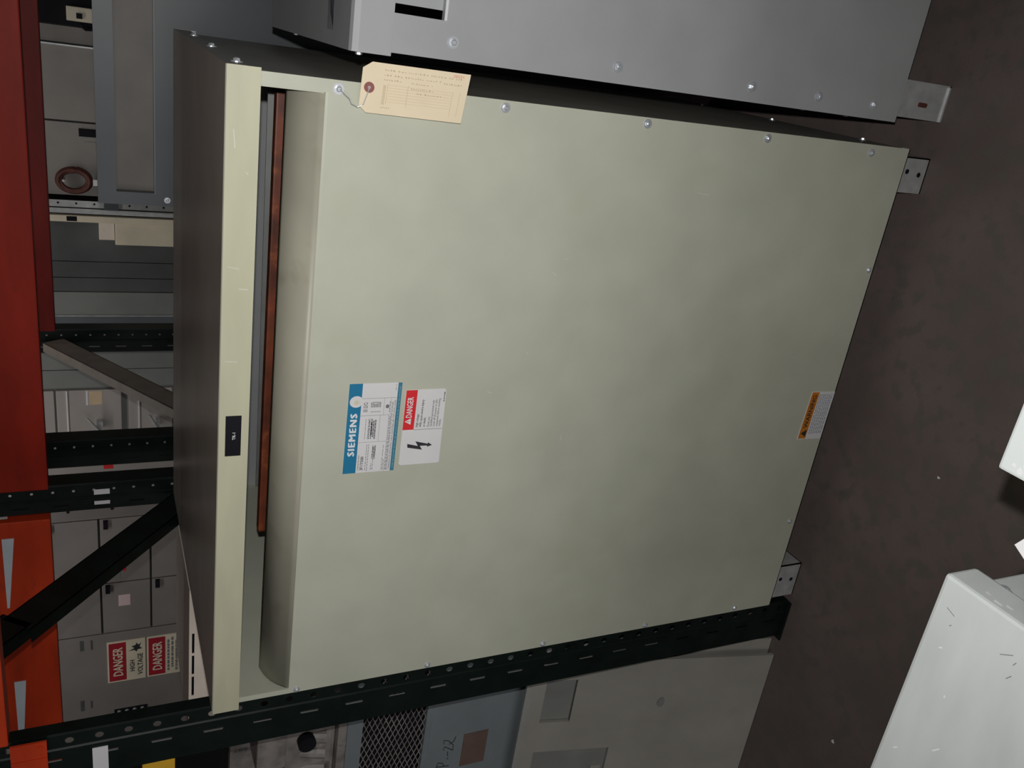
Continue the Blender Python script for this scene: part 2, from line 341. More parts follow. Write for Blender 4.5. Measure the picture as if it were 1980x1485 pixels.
    for k, (l, wd_, b) in enumerate((('High voltage.', 0.028, 0.012), ('Will cause severe injury', 0.057, 0.012), ('or death.', 0.02, 0.012))): text_mb(tm, l, 0.5935, 1.139 - 0.0072 * k, 0.0046, yt, width=wd_, bold=b)
    for k, (l, wd_) in enumerate((('Keep out.', 0.021), ('Qualified personnel only.', 0.056), ('Lock off all power to this', 0.056), ('equipment before working', 0.058), ('inside.', 0.015))): text_mb(tm, l, 0.5935, 1.1165 - 0.0058 * k, 0.0042, yt, width=wd_)
    bars(tm, 0.645, 0.666, 1.0912, yt, 0.0016)
    obj('warning_lettering', tm, INK, s, kind='stuff')
    obj('dividing_rule', MB().quad((0.5878, yt, 1.0885), (0.5884, yt, 1.0885), (0.5884, yt, 1.1468), (0.5878, yt, 1.1468)), INK, s)
    a = MB()
    zz = [(0.5587, 1.1558), (0.5507, 1.1549), (0.5444, 1.1247), (0.5530, 1.1301), (0.5527, 1.1151), (0.5500, 1.1151), (0.5533, 1.1052), (0.5594, 1.1141), (0.5565, 1.1143), (0.5632, 1.1401), (0.5529, 1.1338)]
    a.prism([(x, yt, z) for x, z in zz], (0, 0.0002, 0)); obj('arrow_bolt_symbol', a, INK, s)
    # --- warning sticker near the floor
    s = obj('warning_sticker', MB().prism([(0.4995, 0, 0.0815), (0.6255, 0, 0.0795), (0.6275, 0, 0.153), (0.502, 0, 0.158)], (0, -0.0006, 0)), WHITE, t, label='white sticker with orange warning heading')
    obj('orange_heading', MB().prism([(0.503, -0.0006, 0.1325), (0.6255, -0.0006, 0.129), (0.626, -0.0006, 0.1515), (0.504, -0.0006, 0.156)], (0, -0.0003, 0)), ORNG, s)
    tm = MB(); text_mb(tm, 'WARNING', 0.532, 0.1375, 0.0125, -0.0014, width=0.086, bold=0.02, tilt=-0.03)
    tm.quad((0.508, -0.0014, 0.1355), (0.527, -0.0014, 0.135), (0.5177, -0.0014, 0.1525)); obj('warning_lettering', tm, INK, s, kind='stuff')
    fm = MB()
    for k in range(7): bars(fm, 0.515, 0.62, 0.124 - k * 0.0062, -0.0011, 0.003, 0.8, (0.004, 0.012))
    obj('small_print', fm, paint('blue_grey_ink', (0.33, 0.35, 0.42), 0.6), s, kind='stuff')
    # --- engraved plate on the hood strip
    s = obj('engraved_plate', MB().box(0.565, 0.641, -0.0155, -0.0134, 1.4645, 1.4905), BLACK, t, 0.0006, label='black engraved plate lettered in white')
    tm = MB(); text_mb(tm, 'TR-1', 0.5965, 1.474, 0.0052, -0.0160, width=0.0135, bold=0.008); obj('engraved_lettering', tm, LETW, s)
    # --- light scuffs in the paint
    sc = MB()
    for x, z, ln_, an in ((1.10, 1.488, 0.028, 0.1), (1.05, 1.468, 0.006, 0.8), (0.90, 1.484, 0.018, 1.4), (0.865, 1.468, 0.014, 1.5), (0.74, 1.484, 0.02, 1.5)):
        d = Vector((math.cos(an), 0, math.sin(an))) * ln_ / 2; n_ = Vector((-math.sin(an), 0, math.cos(an))) * 0.0008; c = Vector((x, -0.0138, z))
        sc.quad(c - d - n_, c + d - n_, c + d + n_, c - d + n_)
    for x, z, ln_, an in ((0.90, 0.90, 0.01, 1.0), (0.93, 0.88, 0.008, 1.5), (1.07, 0.60, 0.03, 1.5), (0.74, 0.93, 0.006, 0.7), (0.55, 0.82, 0.012, 0.2), (0.66, 1.0, 0.01, 1.2)):
        d = Vector((math.cos(an), 0, math.sin(an))) * ln_ / 2; n_ = Vector((-math.sin(an), 0, math.cos(an))) * 0.0007; c = Vector((x, -0.0003, z))
        sc.quad(c - d - n_, c + d - n_, c + d + n_, c - d + n_)
    obj('paint_scuff', sc, paint('bare_primer', (0.66, 0.66, 0.56), 0.6), t, kind='stuff')
    return t
transformer()

# ------------------------------------------------------------------ inventory tag on its wire
def inventory_tag():
    t = thing('inventory_tag', 'cream card tag wired to a bolt on the beige-green cabinet', 'tag', (1.196, -0.02, 1.13))
    def T(a, b): # a across (0 left..1 right), b down (0 top..1 bottom)
        A = Vector((1.158, -0.016, 1.304)); B = Vector((1.234, -0.016, 1.301)); Cc = Vector((1.157, -0.024, 1.134)); Dd = Vector((1.234, -0.026, 1.127))
        return A.lerp(B, a).lerp(Cc.lerp(Dd, a), b)
    card = MB(); outl = [(0.13, 0), (0.87, 0), (1, 0.08), (1, 1), (0, 1), (0, 0.07)]
    card.prism([T(*q) for q in outl], (0, 0.0007, 0)); cd = obj('card', card, MANILA, t)
    def Q(mb, a0, a1, b0, b1, off=-0.0005): mb.quad(*[T(a, b) + Vector((0, off, 0)) for a, b in ((a0, b0), (a1, b0), (a1, b1), (a0, b1))])
    ey = MB(); c = T(0.5, 0.075); ey.cyl(c + Vector((0, -0.0002, 0)), c + Vector((0, -0.0011, 0)), 0.0082, n=24); e = obj('eyelet', ey, paint('brown_fibre_ring', (0.28, 0.10, 0.09), 0.7, 0.1), t, label='reddish brown fibre eyelet')
    hm = MB(); hm.cyl(c + Vector((0, -0.001, 0)), c + Vector((0, -0.0016, 0)), 0.0026, n=14); obj('hole', hm, paint('hole_shade', (0.45, 0.35, 0.33), 0.7), e)
    pr = MB()
    # ruled lines run down the card, strokes follow them
    for k in range(7): Q(pr, 0.26 + 0.055 * k, 0.264 + 0.055 * k, 0.24, 0.86)
    for b in (0.24, 0.43, 0.86, 0.93): Q(pr, 0.12 if b > 0.8 else 0.2, 0.62, b, b + 0.003)
    for k in range(14): Q(pr, 0.2 + 0.028 * k, 0.215 + 0.028 * k, 0.20, 0.228)
    def row(a, b0, b1, hh=0.035, wd=(0.012, 0.03)):
        b = b0
        while b < b1:
            s_ = random.uniform(*wd); Q(pr, a + random.uniform(0, .006), a + hh * random.uniform(0.5, 1), b, b + s_ * 0.62); b += s_ + (0.02 if random.random() < 0.2 else 0.004)
    for a, b0, b1 in ((0.86, 0.2, 0.92), (0.76, 0.2, 0.72), (0.74, 0.76, 0.93), (0.67, 0.2, 0.36), (0.66, 0.46, 0.66), (0.55, 0.46, 0.68), (0.47, 0.52, 0.75), (0.12, 0.2, 0.28)): row(a, b0, b1)
    obj('card_print', pr, INKB, cd, kind='stuff')
    rn = MB()
    def digit(ch, a, b):
        seg = {'2': 'abged', '8': 'abcdefg', '5': 'afgcd', '0': 'abcdef', '4': 'fgbc'}[ch]
        h, w_, q = 0.055, 0.014, 0.006
        S = {'a': (h - q / 1, h, 0, w_), 'g': (h / 2 - q / 2, h / 2 + q / 2, 0, w_), 'd': (0, q, 0, w_), 'f': (h / 2, h, 0, q / 2), 'b': (h / 2, h, w_ - q / 2, w_), 'e': (0, h / 2, 0, q / 2), 'c': (0, h / 2, w_ - q / 2, w_)}
        for s_ in seg: a0, a1, b0, b1 = S[s_]; Q(rn, a + a0, a + a1, b + b0, b + b1)
    for k, ch in enumerate('28504'): digit(ch, 0.90, 0.84 + 0.021 * k)
    obj('red_number', rn, INKR, cd, kind='stuff')
    wr = MB(); wr.tube([(1.187, -0.009, 1.333), (1.180, -0.013, 1.325), (1.175, -0.012, 1.318), (1.168, -0.014, 1.315), (1.165, -0.019, 1.306), (1.170, -0.021, 1.298), tuple(T(0.5, 0.075) + Vector((0, -0.003, 0)))], 0.0008, 6)
    obj('tie_wire', wr, BOLT, t)
inventory_tag()

# ------------------------------------------------------------------ grey transformer on the right
def neighbour():
    t = thing('transformer_cabinet', 'light grey transformer cabinet with louvred hood, beside the large beige-green one', 'transformer', (1.8, 0.3, 0))
    x0, x1, Dp, z0, zt = 1.25, 2.35, 0.64, 0.147, 1.322
    f = MB(); f.sheet([(0, z0), (0, 1.168), (0.0015, 1.172), (0.012, 1.1725)], x0 + 0.058, x1 - 0.058, 0.002)
    f.box(x0, x0 + 0.058, 0, 0.003, z0, 1.29); f.box(x1 - 0.058, x1, 0, 0.003, z0, 1.29)
    obj('front_panel', f, GREY, t)
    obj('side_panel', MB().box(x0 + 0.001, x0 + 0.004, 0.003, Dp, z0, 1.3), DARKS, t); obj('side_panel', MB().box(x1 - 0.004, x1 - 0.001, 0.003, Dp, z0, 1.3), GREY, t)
    obj('back_panel', MB().box(x0 + 0.004, x1 - 0.004, Dp - 0.003, Dp, z0, 1.3), GREY, t)
    obj('inner_baffle', MB().box(x0 + 0.072, x1 - 0.072, 0.013, 0.016, z0 + 0.9, 1.30), GREY, t)
    obj('bottom_pan', MB().box(x0 + 0.004, x1 - 0.004, 0.02, Dp - 0.003, z0, z0 + 0.003), GREY, t)
    h = MB(); h.sheet([(-0.012, 1.258), (-0.012, zt - 0.012), (-0.008, zt - 0.003), (0.0, zt), (Dp + 0.006, zt), (Dp + 0.006, 1.27)], x0 - 0.005, x1 + 0.005, 0.002)
    h.box(x0 - 0.005, x0 - 0.003, -0.008, Dp, 1.262, zt - 0.002); h.box(x1 + 0.003, x1 + 0.005, -0.008, Dp, 1.262, zt - 0.002)
    hood = obj('hood', h, GREY, t)
    # raised louvre with a dark crescent mouth on the hood top
    n = 14; xa, xb = 1.268, 1.62
    lv = MB(); mouth = MB()
    for k in range(n):
        u0, u1 = k / n, (k + 1) / n
        g = lambda u: math.sin(math.pi * min(1, max(0, u))) ** 0.45
        for (u, v) in ((u0, u1),):
            a0, a1 = xa + (xb - xa) * u, xa + (xb - xa) * v
            h0, h1 = 0.012 * g(u), 0.012 * g(v)
            lv.quad((a0, 0.108, zt + h0), (a1, 0.108, zt + h1), (a1, 0.145, zt + 0.0004), (a0, 0.145, zt + 0.0004))
            mouth.quad((a0, 0.106, zt + 0.0006), (a1, 0.106, zt + 0.0006), (a1, 0.108, zt + h1 - 0.001), (a0, 0.108, zt + h0 - 0.001))
    L = obj('louvre', lv, GREY, hood, smooth=True); obj('louvre_mouth', mouth, BLACK, hood)
    for z in (1.154, 0.843, 0.542, 0.372, 0.22): bolt(t, (x0 + 0.028, 0, z), s=1.0)
    for y, z in ((0.143, 0.275), (0.125, 0.134 + 0.03)): bolt(t, (x0, y, z), 'left', 1.1)
    bolt(t, (x0 - 0.005, 0.02, 1.30), 'left', 0.9); bolt(t, (x0 - 0.005, 0.5, 1.30), 'left', 0.9)
    for a, b in ((1.262, 1.337), (x1 - 0.087, x1 - 0.012)):
        for y0, yd in ((0.014, 1), (Dp - 0.014, -1)):
            k = MB(); ya, yb = sorted((y0, y0 + yd * 0.003)); yc, y2 = sorted((y0, y0 + yd * 0.08))
            k.box(a, b, ya, yb, 0, z0); k.box(a, b, yc, y2, 0, 0.003); k.box(a, b, yc, y2, z0 - 0.003, z0)
            k.box(b - 0.003, b, yc - (0.004 if yd == 1 else 0), y2, 0, z0); k.box(a, b, yc - (0.004 if yd == 1 else 0), ya, 0, 0.004)
            ft = obj('foot', k, GALV, t)
            if yd == 1:
                s = MB(); cx, cz = (a + b) / 2 - 0.008, 0.066
                s.prism([(cx + 0.005 * math.cos(q), y0 - 0.0006, cz + (0.009 if math.sin(q) > 0 else -0.009) + 0.005 * math.sin(q)) for q in [2 * math.pi * i / 16 + 0.01 for i in range(16)]], (0, 0.001, 0))
                obj('slot_hole', s, RUST, ft)
neighbour()

# ------------------------------------------------------------------ pallet rack
def hole_cells(mb, x0, x1, zs, pitch, y, hole):
    """a strip of sheet with one hole in the middle of each cell"""
    xc = (x0 + x1) / 2
    for z in zs:
        H = [(xc + a, z + b) for a, b in hole]
        if len(hole) == 4:
            O = [(x1, z - pitch / 2), (x1, z + pitch / 2), (x0, z + pitch / 2), (x0, z - pitch / 2)]
            for i in range(4):
                j = (i + 1) % 4; mb.quad((O[i][0], y, O[i][1]), (O[j][0], y, O[j][1]), (H[j][0], y, H[j][1]), (H[i][0], y, H[i][1]))
            continue
        O = []
        for a, b in hole:
            # matching point on the cell border
            sx = (x1 - x0) / 2 / max(1e-9, abs(a)); sz = pitch / 2 / max(1e-9, abs(b)); k = min(sx, sz)
            O.append((xc + a * k, z + b * k))
        n = len(H)
        for i in range(n):
            j = (i + 1) % n
            mb.quad((O[i][0], y, O[i][1]), (O[j][0], y, O[j][1]), (H[j][0], y, H[j][1]), (H[i][0], y, H[i][1]))
            # cell corners
            if abs(O[i][0] - O[j][0]) > 1e-6 and abs(O[i][1] - O[j][1]) > 1e-6:
                cx = x1 if max(O[i][0], O[j][0]) > xc and (O[i][0] + O[j][0]) / 2 > xc else x0; cz = z + pitch / 2 if (O[i][1] + O[j][1]) / 2 > z else z - pitch / 2
                mb.quad((O[i][0], y, O[i][1]), (cx, y, cz), (O[j][0], y, O[j][1]))
OCT = [(0.0068 * math.cos(math.pi * (k + 0.5) / 4), 0.0078 * math.sin(math.pi * (k + 0.5) / 4)) for k in range(8)]
SLOT = [(0.0016, -0.019), (0.0016, 0.019), (-0.0016, 0.019), (-0.0016, -0.019)]
def rack_post(parent, xl, xr, y, zt, mat, dirn=1, slots=SLOT, xm=None, xs=None, depth=0.06, hole=None):
    """channel post: pierced face with a raised middle fold, open at the back"""
    mb = MB(); xm = (xl + xr) / 2 if xm is None else xm; xs = xl + 0.004 if xs is None else xs; yf = y
    pa, pb = 0.0508, 0.0965
    na = int(zt / pa); nb = int(zt / pb)
    e = 0.0045
    hole_cells(mb, xm + e, xr - 0.005, [pa * (k + 0.5) for k in range(na)], pa, yf, hole or OCT)
    hole_cells(mb, xs, xm - e, [pb * (k + 0.5) for k in range(nb)], pb, yf, slots)
    za, zb = na * pa, nb * pb
    if zt - za > 1e-4: mb.quad((xm + e, yf, za), (xr - 0.005, yf, za), (xr - 0.005, yf, zt), (xm + e, yf, zt))
    if zt - zb > 1e-4: mb.quad((xs, yf, zb), (xm - e, yf, zb), (xm - e, yf, zt), (xs, yf, zt))
    if xs > xl + 0.0041: mb.quad((xl + 0.004, yf, 0), (xs, yf, 0), (xs, yf, zt), (xl + 0.004, yf, zt))
    # middle fold, outer rolls and return flanges
    def band(p, q): mb.quad((p[0], p[1], 0), (q[0], q[1], 0), (q[0], q[1], zt), (p[0], p[1], zt))
    s_ = -dirn * 0.003
    band((xm - e, yf), (xm - 0.002, yf + s_)); band((xm - 0.002, yf + s_), (xm + 0.002, yf + s_)); band((xm + 0.002, yf + s_), (xm + e, yf))
    band((xl + 0.004, yf), (xl, yf + dirn * 0.005)); band((xr - 0.005, yf), (xr, yf + dirn * 0.0006))
    band((xl, yf + dirn * 0.005), (xl, yf + dirn * depth)); band((xr, yf + dirn * 0.0006), (xr, yf + dirn * depth))
    o = obj('post', mb, mat, parent)
    return o
def brace(parent, a, b, wd, mat):
    """C channel between two points in the frame plane"""
    a = Vector(a); b = Vector(b); d = (b - a).normalized(); up = Vector((1, 0, 0)); n = d.cross(up).normalized() * wd / 2
    mb = MB(); t = up * 0.018
    P = [a - n + t, a + n + t, b + n + t, b - n + t]
    mb.prism(P, (-0.003, 0, 0))
    for s_ in (1, -1):
        mb.prism([a + n * s_ + t, a + n * s_ - t, b + n * s_ - t, b + n * s_ + t], -n.normalized() * 0.003 * s_)
    return obj('diagonal_brace', mb, mat, parent)
ZT = 2.5
fr = thing('rack_upright_frame', 'dark green perforated rack frame with white load stickers, beside the beige-green cabinet', 'rack frame', (-0.06, 0.5, 0))
rack_post(fr, -0.128, -0.0065, 0.012, ZT, GREEN, 1, xm=-0.046, xs=-0.087, depth=0.028)
rack_post(fr, -0.094, -0.006, 0.95, ZT, GREEN, 1, hole=[(a * 0.55, b * 0.5) for a, b in OCT])
brace(fr, (-0.056, 0.40, 1.86), (-0.056, 0.90, 1.46), 0.075, GREEN)
brace(fr, (-0.056, 0.05, 2.16), (-0.056, 0.42, 1.86), 0.075, GREEN)
brace(fr, (-0.056, 0.06, 0.62), (-0.056, 0.90, 1.33), 0.06, GREEN)
obj('foot_plate', MB().box(-0.130, -0.007, -0.004, 0.085, 0, 0.006), GREEN, fr, 0.001)
obj('foot_plate', MB().box(-0.105, -0.004, 0.93, 1.02, 0, 0.006), GREEN, fr, 0.001)
for a_, b_ in ((-0.043, -0.027), (-0.075, -0.064)): obj('load_sticker', MB().box(a_, b_, 0.9470, 0.9482, 1.662, 1.702), WHITE, fr)
obj('load_sticker', MB().box(-0.122, -0.056, 0.0096, 0.0112, 1.688, 1.715), WHITE, fr)
obj('guard_clip', MB().box(-0.165, -0.1285, 0.02, 0.05, 1.567, 1.628), YEL, fr, 0.002, label='yellow clip')
rim = MB()  # thin pale strips laid along the slots of the near post
for k in range(6, 19): rim.box(-0.0712, -0.0688, 0.0106, 0.0116, 0.0965 * (k + 0.5) - 0.018, 0.0965 * (k + 0.5) + 0.018)
obj('slot_rim', rim, paint('pale_slot_edge', (0.16, 0.16, 0.15), 0.6), fr, kind='stuff')
fr2 = thing('rack_upright_frame', 'farther dark rack frame with a faded brown diagonal brace', 'rack frame', (-0.05, 1.7, 0))
rack_post(fr2, -0.098, -0.004, 1.215, ZT, GREEN, 1, hole=[(a * 0.6, b * 0.45) for a, b in OCT])
rack_post(fr2, -0.096, 0.002, 2.17, ZT, GREEN, 1, hole=[(a * 0.5, b * 0.5) for a, b in OCT])
brace(fr2, (-0.052, 2.14, 1.83), (-0.052, 1.46, 1.395), 0.085, TAUPE)
brace(fr2, (-0.052, 1.26, 1.0), (-0.052, 1.46, 1.395), 0.07, TAUPE)
obj('foot_plate', MB().box(-0.11, 0.005, 1.19, 1.29, 0, 0.006), GREEN, fr2, 0.001)
obj('foot_plate', MB().box(-0.11, 0.005, 2.15, 2.25, 0, 0.006), GREEN, fr2, 0.001)
obj('red_label', MB().box(-0.092, -0.07, 2.1685, 2.1695, 1.792, 1.85), paint('pink_red_label', (0.6, 0.28, 0.27), 0.5), fr2)

def beam(label, x0, x1, y0, y1, z0, z1, mat, ends=(True, True), step=True, face=-1):
    t = thing('rack_beam', label, 'rack beam', ((x0 + x1) / 2, (y0 + y1) / 2, z0), 'orange rack beams')
    ym = y0 + (y1 - y0) * 0.45
    mb = MB()
    mb.prism([(x0, y0, z0), (x0, y1, z0), (x0, y1, z1 - 0.035), (x0, ym, z1 - 0.035), (x0, ym, z1), (x0, y0, z1)] if step else [(x0, y0, z0), (x0, y1, z0), (x0, y1, z1), (x0, y0, z1)], (x1 - x0, 0, 0))
    obj('box_section', mb, mat, t, 0.003)
    yc = y0 if face < 0 else y1
    for k, x in enumerate((x0, x1)):
        if ends[k]:
            e = MB(); sx = 1 if k == 0 else -1; a, b = sorted((x - sx * 0.055, x + sx * 0.004))
            e.box(a, b, yc - 0.006 if face < 0 else yc, yc if face < 0 else yc + 0.006, z0 - 0.03, z1 - 0.005)
            e.cyl(((a + b) / 2, yc + face * 0.006, z0 - 0.008), ((a + b) / 2, yc + face * 0.009, z0 - 0.008), 0.006)
            obj('end_connector', e, mat, t)
    return t
beam('long red-orange rack beam crossing beyond the hood of the beige-green cabinet', -0.004, 2.45, 0.925, 0.975, 1.812, 1.93, ORANGE2, (False, True))
beam('bright orange rack beam partly hidden behind the diagonal green brace', -2.4, -0.096, 0.925, 0.975, 1.812, 1.9505, ORANGE, (True, False))
beam('dull red rack beam just behind the long red-orange beam', 0.004, 2.45, 2.14, 2.19, 1.822, 1.94, ORANGED, (False, True))
fb = beam('orange front rack beam whose end bracket wraps the near green post', -2.4, -0.132, 0.003, 0.055, 1.822, 1.95, ORANGE, (True, False))
k = MB(); k.box(-0.150, -0.0075, -0.001, 0.0032, 1.789, 1.848); k.box(-0.150, -0.1325, 0.0032, 0.0036, 1.789, 1.848); k.box(-0.048, -0.044, -0.003, -0.001, 1.789, 1.848); k.cyl((-0.02, -0.001, 1.80), (-0.02, -0.003, 1.80), 0.005); obj('end_connector', k, ORANGE, fb)
beam('thin strip of bright orange front beam beside the end of the diagonal brace', -0.012, 2.45, 0.008, 0.055, 1.850, 1.97, ORANGE, (False, True))
def wedge(x0, x1, z0, za, zb, label):  # flat pale tapered strip laid on the face of the beam
    mb = MB(); mb.prism([(x0, 0.9245, z0), (x0, 0.9245, z0 - za), (x1, 0.9245, z0 - zb), (x1, 0.9245, z0)], (0, -0.0025, 0))
    tag(obj('tapered_pale_strip', mb, paint('pale_blue_grey', (0.60, 0.66, 0.72), 0.45, 0.08), None), label, 'strip', 'pale strips on the orange beam')
wedge(-0.145, -0.370, 1.930, 0.029, 0.006, 'pale tapered strip on the orange beam, between far green post and brace')
wedge(-0.632, -0.840, 1.929, 0.030, 0.014, 'pale tapered strip on the orange beam, between brace and near green post')

# ------------------------------------------------------------------ left bay beside the post
def left_bay():
    # ventilated cabinet
    t = thing('ventilated_cabinet', 'pale beige cabinet with three slots along its top, behind the green post', 'cabinet', (-0.35, 0.7, 0))
    mb = MB()
    x0, x1, y0, y1, zt = -0.535, -0.08, 0.5, 0.86, 1.494
    zs = [0, 1.479, 1.486, zt]; sl = [(-0.60, -0.535), (-0.515, -0.43), (-0.41, -0.325), (-0.305, -0.215)]
    sl = [(-0.415, -0.352), (-0.345, -0.284), (-0.277, -0.214)]
    mb.box(x0, x1, y0, y0 + 0.003, 0, 1.481); mb.box(x0, x1, y0, y0 + 0.003, 1.487, zt)
    xs = [x0] + [q for s in sl for q in s] + [x1]
    for k in range(0, len(xs), 2): mb.box(xs[k], xs[k + 1], y0, y0 + 0.003, 1.481, 1.487)
    obj('front_panel', mb, VENT, t)
    obj('shell', MB().box(x0, x1, y0 + 0.03, y1, 0, zt - 0.004), BLACK, t)
    obj('top_panel', MB().box(x0, x1, y0 + 0.003, y1, zt - 0.004, zt), VENT, t)
    obj('side_panel', MB().box(x1 - 0.003, x1, y0 + 0.003, y0 + 0.03, 0, zt - 0.004), VENT, t); obj('side_panel', MB().box(x0, x0 + 0.003, y0 + 0.003, y0 + 0.03, 0, zt - 0.004), VENT, t)
    # blue grey cabinet with handwriting
    t = thing('steel_cabinet', 'blue-grey steel cabinet with brown plate and black handwriting, behind the green post', 'cabinet', (-0.5, 0.32, 0))
    obj('body', MB().box(-1.0, -0.14, 0.2, 0.47, 0, 0.925), BLUE2, t, 0.004)
    obj('plate', MB().box(-0.552, -0.44, 0.1975, 0.2, 0.755, 0.826), BROWN, t, label='dull brown plate')
    mk = MB()
    for st_ in (((-0.441, 0.850), (-0.456, 0.854), (-0.464, 0.867)), ((-0.480, 0.881), (-0.469, 0.879), (-0.478, 0.866), (-0.488, 0.853)), ((-0.488, 0.853), (-0.469, 0.854), (-0.45, 0.87), (-0.446, 0.884), (-0.458, 0.882)), ((-0.505, 0.866), (-0.489, 0.868)), ((-0.537, 0.895), (-0.523, 0.891), (-0.527, 0.878), (-0.540, 0.872)), ((-0.537, 0.895), (-0.541, 0.858)), ((-0.512, 0.864), (-0.516, 0.866))):
        mk.tube([(x, 0.1992, z) for x, z in st_], 0.0011, 5)
    obj('handwriting', mk, INK, t, kind='stuff')
    # mesh front unit
    t = thing('mesh_fronted_box', 'steel box with diamond mesh front, on the blue-grey cabinet', 'box', (-0.5, 0.32, 0.925))
    fm = MB(); X0, X1, za, zb = -0.98, -0.17, 0.925, 1.152
    fm.box(X0, X1, 0.2, 0.215, za, 0.942); fm.box(X0, X1, 0.2, 0.215, 1.113, zb); fm.box(X0, X0 + 0.03, 0.2, 0.215, 0.942, 1.113); fm.box(X1 - 0.02, X1, 0.2, 0.215, 0.942, 1.113)
    obj('front_frame', fm, BLUE2, t)
    obj('inner_box', MB().box(X0, X1, 0.24, 0.46, za, zb), BLACK, t)
    md = MB(); pz = 0.0145; px = 0.033; zc = 0.942; nx = int((X1 - X0 - 0.05) / px)
    for k in range(-14, nx + 14):
        for s_ in (1, -1):
            a = X0 + 0.03 + k * px; hgt = 1.113 - 0.942; b = a + s_ * hgt * px / pz
            # clip to the frame opening
            p, q = (a, 0.942), (b, 1.113)
            def clip(p, q):
                t0, t1 = 0.0, 1.0; dx = q[0] - p[0]
                for lim, sg in ((X0 + 0.03, 1), (X1 - 0.02, -1)):
                    f0 = sg * (p[0] - lim); f1 = sg * (q[0] - lim)
                    if f0 < 0 and f1 < 0: return None
                    if f0 < 0: t0 = max(t0, f0 / (f0 - f1))
                    if f1 < 0: t1 = min(t1, f0 / (f0 - f1))
                if t1 <= t0: return None
                f = lambda t_: (p[0] + dx * t_, p[1] + (q[1] - p[1]) * t_)
                return f(t0), f(t1)
            c = clip(p, q)
            if c:
                (xa, z1_), (xb, z2_) = c; md.cyl((xa, 0.207 + s_ * 0.0006, z1_), (xb, 0.207 + s_ * 0.0006, z2_), 0.0013, n=4)
    obj('diamond_mesh', md, JUNK, t, kind='stuff')
    # leaning beige panel and one behind it (local axes: x, thickness y, height z)
    th = math.atan(0.2)
    def lean(label, x0, x1, hgt, yb, recess):
        t = thing('equipment_door', label, 'door', (0, yb, 0.002), None, (-th, 0, 0))
        mb = MB()
        xs = sorted({x0, x1} | {q for r in recess for q in r[:2]}); zs = sorted({0, hgt} | {q for r in recess for q in r[2:]})
        for i in range(len(xs) - 1):
            for j in range(len(zs) - 1):
                cx, cz = (xs[i] + xs[i + 1]) / 2, (zs[j] + zs[j + 1]) / 2
                if not any(r[0] < cx < r[1] and r[2] < cz < r[3] for r in recess):
                    mb.box(xs[i], xs[i + 1], 0, 0.009, zs[j], zs[j + 1])
        d = obj('door_panel', mb, BEIGE, t)
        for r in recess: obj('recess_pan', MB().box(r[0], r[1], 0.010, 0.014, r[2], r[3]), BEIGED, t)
        if recess:
            rm = MB(); rm.box(x0, x1, -0.004, 0, hgt - 0.0015, hgt); rm.box(x0, x1, -0.004, 0, hgt - 0.011, hgt - 0.0095)
            obj('bright_rim', rm, BOLT, t)
            r = recess[0]; lip = MB(); lip.box(r[0], r[1], -0.002, 0.010, r[2] - 0.004, r[2]); obj('recess_lip', lip, BEIGE, t)
            kb = MB(); kb.prism([(-0.331 + 0.016 * math.cos(q), 0.0, 0.312 + 0.011 * math.sin(q)) for q in [2 * math.pi * i / 18 for i in range(18)]], (0, -0.003, 0)); obj('knockout_plug', kb, BEIGED, t)
            obj('latch_tab', MB().box(-0.60, -0.555, 0.004, 0.0101, 0.445, 0.475), BEIGE, t)
        return t
    lean('beige-grey steel door with sunken panels, leaning on the blue-grey cabinet', -0.98, -0.1835, 0.709, 0.0, [(-0.382, -0.24, 0.57, 0.655), (-0.93, -0.486, 0.435, 0.655)])
    lean('narrow edge of a second steel door, leaning behind the beige-grey one', -0.80, -0.145, 0.66, 0.024, [])
    # salvaged parts on the mesh box
    t = thing('salvaged_casting', 'dusty lump of salvaged switch parts on the mesh-fronted box', 'machine part', (-0.4, 0.3, 1.152))
    k = MB(); k.box(-0.62, -0.2, 0.2, 0.4, 1.152, 1.175); obj('base_tray', k, JUNK, t, 0.004)
    k = MB(); k.box(-0.58, -0.33, 0.22, 0.36, 1.175, 1.30); obj('housing', k, JUNK, t, 0.012)
    k = MB(); k.box(-0.66, -0.17, 0.372, 0.40, 1.175, 1.405); obj('back_plate', k, JUNK, t, 0.004)
    k = MB(); k.box(-0.20, -0.172, 0.24, 0.37, 1.175, 1.40); obj('cheek_plate', k, JUNK, t, 0.003)
    for i in range(5):
        k = MB(); x = -0.56 + 0.05 * i; k.cyl((x, 0.215, 1.2), (x, 0.24, 1.29), 0.017, 0.012, 10); obj('terminal_post', k, JUNK, t)
    for a, b in (((-0.30, 0.24, 1.175), (-0.24, 0.22, 1.34)), ((-0.27, 0.28, 1.175), (-0.33, 0.24, 1.36))):
        k = MB(); k.cyl(a, b, 0.016, 0.012, 10); obj('contact_arm', k, JUNK, t)
    k = MB(); k.box(-0.42, -0.31, 0.20, 0.3, 1.30, 1.37); obj('arc_chute', k, JUNK, t, 0.006)
    k = MB(); k.cyl((-0.36, 0.199, 1.25), (-0.36, 0.222, 1.25), 0.022, n=16); obj('round_port', k, BLACK, t)
left_bay()

